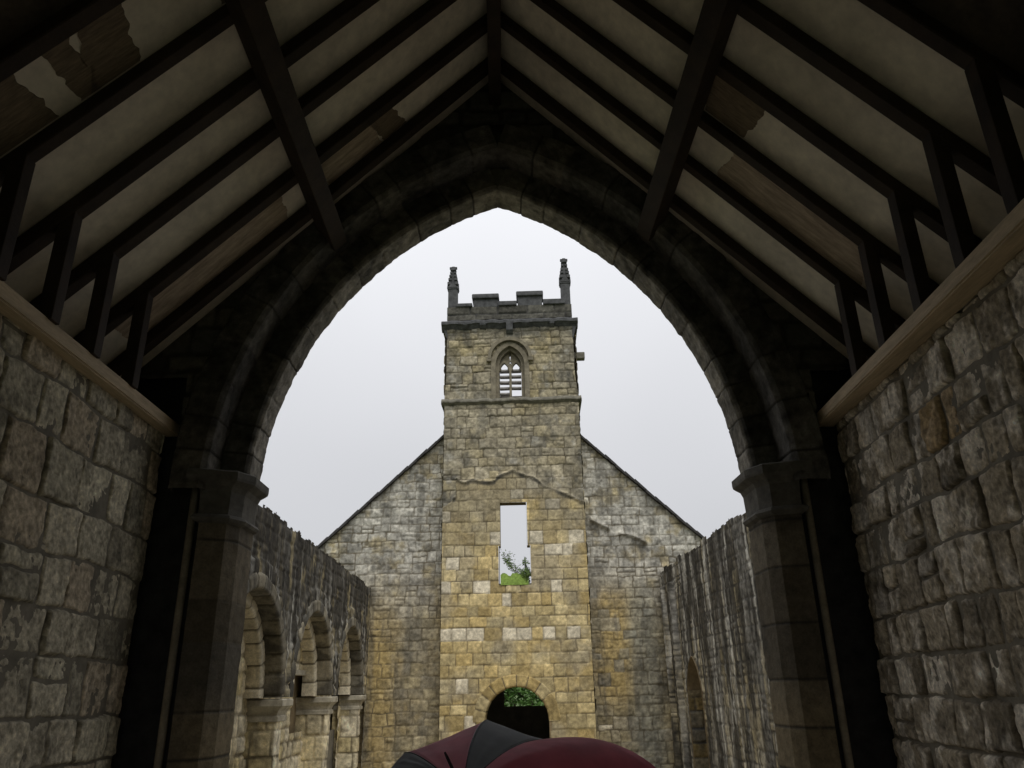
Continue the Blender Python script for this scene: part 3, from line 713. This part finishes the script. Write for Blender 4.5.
core(.04, 6.88, 7.19, 3.8, 'wall_core')
for s_ in (-1, 1): MB().box(*sorted((s_*3.46, s_*3.78)), 6.2, 7.18, 0, 4.4).build('wall_core', M_core, arch)
u = axis(-3.35, 3.35, .025); v = axis(3.3, 8.0, .025); X, Z = np.meshgrid(u, v, indexing='ij')
S = stones(X+3.35, Z-3.3, 6.7, 4.7, (.18, .28), (.2, .45), 151, joint=.02, bevel=.03, depth=.025, warp=.03, rough=.02); r = S['r']
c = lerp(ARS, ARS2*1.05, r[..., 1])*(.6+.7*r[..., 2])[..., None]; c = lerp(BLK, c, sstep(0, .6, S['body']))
d = np.hypot(np.abs(X-AXM)+ACX, np.maximum(Z-ASZ, 0)); inside = np.where(Z > ASZ, d < ARR+.56, np.abs(X-AXM) < AHW+.56)
recess = ((np.abs(X-AXM) > AHW+.56) & (Z < 4.3))
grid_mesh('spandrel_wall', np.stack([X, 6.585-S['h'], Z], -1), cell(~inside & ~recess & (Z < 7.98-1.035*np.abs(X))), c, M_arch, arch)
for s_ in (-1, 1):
    MB().box(*sorted((AXM+s_*(AHW+.30), s_*3.45)), 6.74, 6.86, 0, 4.35).build('recess_shade_wall', M_recess_shade, arch)  # shade of the recess put into a near-black wall colour

# ------------------------------------------------------------------ chancel side walls
def wall_x(side, y): return 2.99 if side < 0 else 3.06-.062*(6.6-y)
def chancel_wall(side, label, seed):
    root = empty('chancel_wall', (side*3.1, 3, 0)); tag(root, label, 'wall')
    ya, yb = 2.6, 6.6
    u = axis(0, yb-ya, .0115); v = axis(0, 3.77, .0115); U, V = np.meshgrid(u, v, indexing='ij')
    if side < 0:
        S = stones(U, V, yb-ya, 3.8, (.28, .40), (.22, .50), seed, joint=.005, bevel=.016, depth=.024, warp=.035, rough=.010, jitter=.014, split=.05)
        r = S['r']; c = lerp(np.array((.47, .43, .325)), np.array((.60, .54, .41)), r[..., 1])*(.72+.45*r[..., 2])[..., None]
        c = lerp(c, np.array((.44, .34, .24)), (r[..., 4] > .85)*.5)
    else:
        S = stones(U, V, yb-ya, 3.8, (.24, .38), (.16, .40), seed, joint=.006, bevel=.020, depth=.030, warp=.04, rough=.016, jitter=.016, split=.05)
        r = S['r']; c = lerp(np.array((.30, .255, .185)), np.array((.50, .43, .32)), r[..., 1])*(.65+.5*r[..., 2])[..., None]
        fl = sstep(.47, .60, fbm(U*9, V*6, seed+40, 5)*.8+.2*r[..., 5]); c = lerp(c, np.array((.74, .67, .56)), fl*.8)
        c = lerp(c, np.array((.38, .26, .12)), ((S['cu'] > 2.05) & (S['cu'] < 2.45) & (S['cv'] > 2.95) & (S['cv'] < 3.3))*.75)
    c = lerp(c, c*.6, sstep(.55, .75, fbm(U*3, V*3, seed+50, 5)+.15*(r[..., 5]-.5)))
    c = lerp(np.array((.07, .06, .045)), speck(c, U, V, seed+62, .6, 44), sstep(.0, .5, S['body'])); c = c*(.75+.5*fbm(U*40, V*40, seed+63, 2))[..., None]
    h = S['h']
    h = h+(.4+.6*S['body'])*.009*(fbm(U*30, V*30, seed+60, 4)-.5)-.008*sstep(.60, .72, fbm(U*13, V*8, seed+61, 4))*S['body']
    P = np.stack([side*wall_x(side, ya+U)-side*(h-.03), ya+U, V], -1)
    grid_mesh('stone_face', P, None, c, M_rubble, root, flip=(side < 0))
    b = MB(); xa, xb = wall_x(side, -2)+.02, wall_x(side, 6.6)+.02
    b.prism([(side*xa, -2), (side*xb, 6.6), (side*3.7, 6.6), (side*3.7, -2)][::side], 0, 3.755, 'z'); b.build('wall_core', M_core, root)
    u = axis(0, 4.6, .03); v = axis(0, 3.74, .03); U, V = np.meshgrid(u, v, indexing='ij')
    S = stones(U, V, 4.6, 3.8, (.25, .40), (.17, .44), seed+1, joint=.034, bevel=.05, depth=.05); c = lerp(np.array((.12, .105, .075)), np.array((.33, .3, .22)), sstep(.1, .7, S['body']))
    grid_mesh('stone_face', np.stack([side*wall_x(side, -2+U)-side*(S['h']-.03), -2+U, V], -1), None, c, M_rubble, root, flip=(side < 0))
chancel_wall(-1, 'grey squared rubble wall left of the arch, under the roof', 161)
chancel_wall(1, 'flaking brown and white rubble wall right of the arch, under the roof', 171)
# east wall behind the camera, with an unseen opening added to light the chancel
ew = empty('east_wall', (0, -2.1, 0)); tag(ew, 'plain stone end wall of the chancel with an unseen opening added for light', 'wall')
b = MB(); b.box(-3.7, -1.9, -2.5, -2.0, 0, 4.6); b.box(1.9, 3.7, -2.5, -2.0, 0, 4.6); b.box(-1.9, 1.9, -2.5, -2.0, 0, .9)
b.prism([(-3.7, 4.6), (3.7, 4.6), (0, 8.2)], -2.5, -2.0); b.box(-1.9, 1.9, -2.5, -2.0, 4.1, 4.6)
b.build('stone_face', M_pale, ew)
for x in (-.65, .65): MB().box(x-.07, x+.07, -2.35, -2.15, .9, 4.1).build('mullion', M_pale, ew)  # unseen bars across the added opening

# ------------------------------------------------------------------ timber roof
roof = empty('timber_roof', (0, 3, 3.8)); tag(roof, 'open dark timber roof with cream plaster panels between the rafters', 'roof')
SL = 1.035; ang = math.atan(SL); RZ = 7.80      # plaster underside: z = RZ - SL*|x|
RY = [5.66-.575*k for k in range(-1, 13)]       # rafter lines, from the arch backwards
EX = 3.5
def slope_piece(x0, x1, y0, y1, side, t0, t1, bev=0., jit=None):
    """a piece lying along the roof slope; t0..t1 measured below (+) the plaster, square to the slope"""
    dz = 1/math.cos(ang)
    pts = []
    for x, t in ((x0, t0), (x1, t0), (x1, t1), (x0, t1)): pts.append((side*x, RZ-SL*x-t*dz))
    b = MB(); b.prism(pts if side > 0 else pts[::-1], y0, y1)
    if bev: bmesh.ops.bevel(b.bm, geom=list(b.bm.edges), offset=bev, segments=1, affect='EDGES')
    return b
rg = random.Random(5)
for side in (-1, 1):
    for i, y in enumerate(RY):
        w = .052+rg.uniform(-.006, .006); o = rg.uniform(-.02, .02) if i else 0
        slope_piece(.05, EX, y+o-w, y+o+w, side, .004, .105+rg.uniform(-.01, .01), .008).build('rafter', M_rafter, roof)
        yn = RY[i-1] if i else 6.56
        pb = slope_piece(.0, EX+.02, y+.0, yn+.0, side, -.03, .0)
        pb.build('plaster_panel', M_plaster if i < 6 else M_dark_bay, roof)  # bays nearest the camera get a darker panel
        if i and y < 6.2:
            x = 2.915 if side < 0 else wall_x(1, y)-.105; zt_ = RZ-SL*x-.09
            MB().box(side*x-.05, side*x+.05, y+o-.05, y+o+.05, 3.86, zt_, .006).build('ashlar_post', M_rafter, roof)
    th = MB(); th.bm.free(); th = slope_piece(0, EX+.25, -2.6, 6.9, side, -.14, -.045); th.build('slate_covering', M_slate, roof)
    # purlin under the rafters
    px_ = 1.78 if side < 0 else 1.70; cx, cz = side*px_, RZ-SL*px_
    MB().box(-.085, .085, -2.2, 6.66, -.11, .11, .012, rot=Matrix.Rotation(side*ang, 3, 'Y'), at=Vector((cx-side*.208*math.sin(ang), 2.23, cz-.208*math.cos(ang)))).build('purlin', M_rafter, roof)
    pl_ = MB(); xa, xb = wall_x(side, -2), wall_x(side, 6.66); pj = .10 if side < 0 else .16; zf = 3.76 if side < 0 else 3.775
    pl_.prism([(side*(xa-pj), -2), (side*(xb-pj), 6.66), (side*(xb+.02), 6.66), (side*(xa+.02), -2)][::side], zf, zf+.115, 'z')
    bmesh.ops.bevel(pl_.bm, geom=list(pl_.bm.edges), offset=.012, segments=2, affect='EDGES'); pl_.build('wall_plate', M_plate, roof)
    MB().box(*sorted((side*2.9, side*3.46)), -2.0, 6.6, 3.80, 3.83).build('sole_board', M_plaster, roof) if side < 0 else MB().prism([(wall_x(1, -2)+.03, -2), (wall_x(1, 6.6)+.03, 6.6), (3.46, 6.6), (3.46, -2)], 3.80, 3.83, 'z').build('sole_board', M_plaster, roof)
    MB().box(*sorted((side*3.46, side*3.5)), -2.0, 6.6, 3.7, 4.3).build('eaves_board', M_plaster, roof)
MB().box(-.065, .065, -2.2, 6.6, 7.42, 7.80, .012).build('ridge_beam', M_rafter, roof)

# patches where the plaster has fallen and the brown underlay shows
def patch(side, bay, xa, xb, seed, mat=None, inset=.0):
    rg = random.Random(seed); y0 = RY[bay]+.055; y1 = (RY[bay-1]-.055) if bay else 6.5
    n = 26; f1, f2 = rg.uniform(0, 50), rg.uniform(0, 50); k1, k2 = rg.uniform(-.08, .08), rg.uniform(-.08, .08)
    def edge(x, f, k_): return [(x+k_*(k/n-.5)+.09*(fbm(np.array([k*.16+f]), np.array([f]), seed, 4)[0]-.5), y0+(y1-y0)*k/n) for k in range(n+1)]
    L = edge(xa, f1, k1); R = edge(xb, f2, k2)
    b = MB(); P = [(x, y, RZ-SL*x-.008) for x, y in L+R[::-1]]; Q = [(x, y, z+.014) for x, y, z in P]
    A = [b.bm.verts.new((side*x, y, z)) for x, y, z in P]; B = [b.bm.verts.new((side*x, y, z)) for x, y, z in Q]
    b.bm.faces.new(A); b.bm.faces.new(B[::-1])
    for i in range(len(A)): k = (i+1) % len(A); b.bm.faces.new((A[i], A[k], B[k], B[i]))
    b.build('bare_patch', mat or M_lath, roof)
M_bare = mat_noise('bare_boarding', (.42, .335, .25), 5, .6, 1.35, .9, 30, .5, .01, (1, 6, 1))
patch(-1, 1, 1.95, 3.2, 1, M_bare); patch(-1, 1, .95, 1.15, 2); patch(-1, 1, 1.15, 1.6, 3, M_bare)
patch(-1, 5, 2.75, 3.3, 4); patch(-1, 5, 2.28, 2.5, 5); patch(-1, 5, 1.3, 1.85, 6); patch(-1, 5, 2.5, 2.62, 16)
patch(1, 3, 1.72, 2.05, 7); patch(1, 2, 1.98, 3.0, 8, M_bare)

# ------------------------------------------------------------------ greenery
def leaf_cloud(bm, centre, rad, n, size, rg, stems=None):
    for _ in range(n):
        if stems: p = Vector(rg.choice(stems))+Vector((rg.gauss(0, rad), rg.gauss(0, rad), rg.gauss(0, rad)))
        else:
            d = Vector((rg.gauss(0, 1), rg.gauss(0, 1), rg.gauss(0, 1))).normalized()*rad*rg.uniform(.2, 1)**.5; p = Vector(centre)+d
        a = Vector((rg.gauss(0, 1), rg.gauss(0, 1), rg.gauss(0, .6))).normalized(); b = a.orthogonal().normalized()
        b = (Matrix.Rotation(rg.uniform(0, 6.28), 3, a) @ b); s = size*rg.uniform(.6, 1.3)
        vs_ = [bm.bm.verts.new(p+a*s*k+b*s*l) for k, l in ((-1, 0), (-.1, .42), (1, 0), (-.1, -.42))]
        bm.bm.faces.new(vs_)
rg = random.Random(3)
shrub = empty('shrub', (.5, TY+.1, 3.66)); tag(shrub, 'small leafy shrub rooted in the sill of the tall slot window', 'shrub')
b = MB(); tips = []
def twig(p, d, l, r_, dep):
    pts = [p]; q = Vector(p); dd = Vector(d)
    for i in range(4):
        dd = (dd+Vector((rg.uniform(-.22, .22), rg.uniform(-.22, .22), rg.uniform(-.05, .2)))).normalized(); q = q+dd*l/4; pts.append(q.copy())
        if dep >= 1: tips.append(q.copy())
    b.tube(pts, [r_*(1-.2*i) for i in range(5)], 5)
    if dep < 2:
        for k in range(4 if dep == 0 else 3): twig(pts[1+k % 4], (dd+Vector((rg.uniform(-.9, .8), rg.uniform(-.5, .5), rg.uniform(-.3, .5)))).normalized(), l*.55, r_*.5, dep+1)
twig(Vector((.48, TY+.08, 3.68)), (-.5, -.05, 1), .55, .012, 0); twig(Vector((.56, TY+.05, 3.70)), (-.0, -.1, 1), .36, .010, 0); twig(Vector((.52, TY+.1, 3.70)), (-.75, .0, .9), .5, .010, 0)
b.build('stem', M_bark, shrub)
b = MB(); leaf_cloud(b, None, .03, 620, .026, rg, tips); leaf_cloud(b, (.56, TY+.0, 3.90), .12, 330, .028, rg); leaf_cloud(b, (.55, TY+.0, 3.74), .09, 120, .028, rg); b.build('foliage', M_leaf, shrub)
mt_ = MB(); n = 14; rows = []
for i in range(n+1):
    x = .0+.6*i/n
    rows.append([mt_.bm.verts.new((x, TY-.07+.6*k/8-.02*rg.random(), 3.70+.21*math.sin(math.pi*min(1, (k+.6)/5))**.6*(0.75+.4*rg.random()) if 0 < k < 8 else 3.66)) for k in range(9)])
for A, B in zip(rows, rows[1:]):
    for k in range(8): mt_.bm.faces.new((A[k], A[k+1], B[k+1], B[k]))
o = mt_.build('moss', M_moss, None, True); tag(o, 'bright green moss cushion along the sill of the slot window', 'moss', kind='stuff')

bush = empty('bush', (.5, 24, 0)); tag(bush, 'green bush seen through the dark doorway of the tower', 'bush')
b = MB()
for k in range(7): b.tube([(.5+rg.uniform(-.2, .2), 24, -.05), (.5+rg.uniform(-.8, .8), 24+rg.uniform(-.4, .4), 1.2), (.5+rg.uniform(-1.6, 1.6), 24+rg.uniform(-.7, .7), 2.2)], [.04, .03, .012], 6)
b.build('stem', M_bark, bush)
b = MB()
for k in range(46): leaf_cloud(b, (.5+rg.uniform(-2, 2), 24+rg.uniform(-.8, .8), rg.uniform(.5, 2.7)), .6, 190, .075, rg)
b.build('foliage', M_leaf2, bush)

# ------------------------------------------------------------------ umbrella
def fabric(name, col):
    mt, n, b_ = newmat(name); o = vary(n, (*col, 1), b_.inputs['Base Color'], 8, .85, 1.12); b_.inputs['Roughness'].default_value = .7
    bump(n, b_, 260, .2, .001)
    tr = n.nodes.new('ShaderNodeBsdfTranslucent'); n.links.new(o, tr.inputs['Color'])
    mx = n.nodes.new('ShaderNodeMixShader'); mx.inputs[0].default_value = .5
    n.links.new(b_.outputs[0], mx.inputs[1]); n.links.new(tr.outputs[0], mx.inputs[2])
    n.links.new(mx.outputs[0], n.nodes['Material Output'].inputs['Surface']); return mt
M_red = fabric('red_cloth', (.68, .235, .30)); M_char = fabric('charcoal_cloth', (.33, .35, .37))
M_red_lit = fabric('red_cloth_lit', (.80, .40, .48)); M_steel = mat_noise('black_metal', (.02, .02, .022), 20, .8, 1.2, .4)
UA = Vector((-0.155, 3.335, 1.232)); UX = Vector((-.053, -.10, .122)).normalized()
UTIPS = [Vector(p) for p in ((-0.509, 3.654, 1.269), (-0.441, 3.799, 1.339), (-0.072, 3.944, 1.464), (0.199, 3.944, 1.374), (0.738, 3.799, 1.201), (0.725, 3.422, 0.817), (0.319, 3.045, 0.657), (-0.319, 3.074, 0.817))]
umb = empty('umbrella', UA); tag(umb, 'tilted umbrella with red and charcoal cloth panels and a black spike at its top', 'umbrella')
def rib_pt(k, s):
    T = UTIPS[k % 8]; c_ = UA+(T-UA)*.58+UX*.115
    return UA*(1-s)**2+c_*2*s*(1-s)+T*s*s
BULGE = {3: .145, 1: .0, 2: .012, 0: .01}
for k in range(8):
    b = MB(); ns, nt_ = 14, 12; rows = []
    for i in range(ns+1):
        s_ = .02+.98*i/ns; row = []
        A, B = rib_pt(k, s_), rib_pt(k+1, s_)
        out = ((A+B)/2-(UA-UX*.2)).normalized()
        for j in range(nt_+1):
            t_ = j/nt_; w = 4*t_*(1-t_)
            p = A.lerp(B, t_)+(out*.6+UX*.4)*w*s_*BULGE.get(k, .02) - (B-A).cross(UX).normalized()*0
            p = p+(UA-p)*.045*w*s_**4 if k != 3 else p
            p = p+UX*(.006*math.sin(t_*17+k*2.1)*s_*(1-s_)*2+.004*math.sin(s_*23+t_*6+k))*w
            row.append(b.bm.verts.new(p))
        rows.append(row)
    for A, B in zip(rows, rows[1:]):
        for j in range(nt_): b.bm.faces.new((A[j], A[j+1], B[j+1], B[j]))
    o = b.build('panel', (M_red_lit if k in (1, 5) else M_red) if k % 2 else M_char, umb, True)  # two panels use a lighter copy of the red, painted as if lit
    if k in (1, 5): o['label'] = 'red cloth panel in a lighter, lit tone'
    sm = o.modifiers.new('cloth', 'SOLIDIFY'); sm.thickness = .0015
    MB().tube([rib_pt(k, s_/12)+UX*.001 for s_ in range(13)], .0022, 6).build('seam', M_steel, umb, True)
    MB().tube([rib_pt(k, s_/8)-UX*.008 for s_ in range(9)], .003, 6).build('rib', M_steel, umb, True)
MB().tube([UA-UX*.02, UA+UX*.01, UA+UX*.17, UA+UX*.2], [.012, .007, .006, .004], 8).build('spike', M_steel, umb, True)
SE = UA-UX*.8
MB().tube([UA-UX*.01, SE], .006, 8).build('shaft', M_steel, umb, True)
hk = [SE+Vector((0, 0, 0)), SE-UX*.08]+[SE-UX*(.08+.045*math.sin(q))+Vector((.045-.045*math.cos(q), 0, 0)) for q in (.5, 1.1, 1.7, 2.3, 2.9)]
MB().tube(hk, .012, 8).build('handle', M_steel, umb, True)
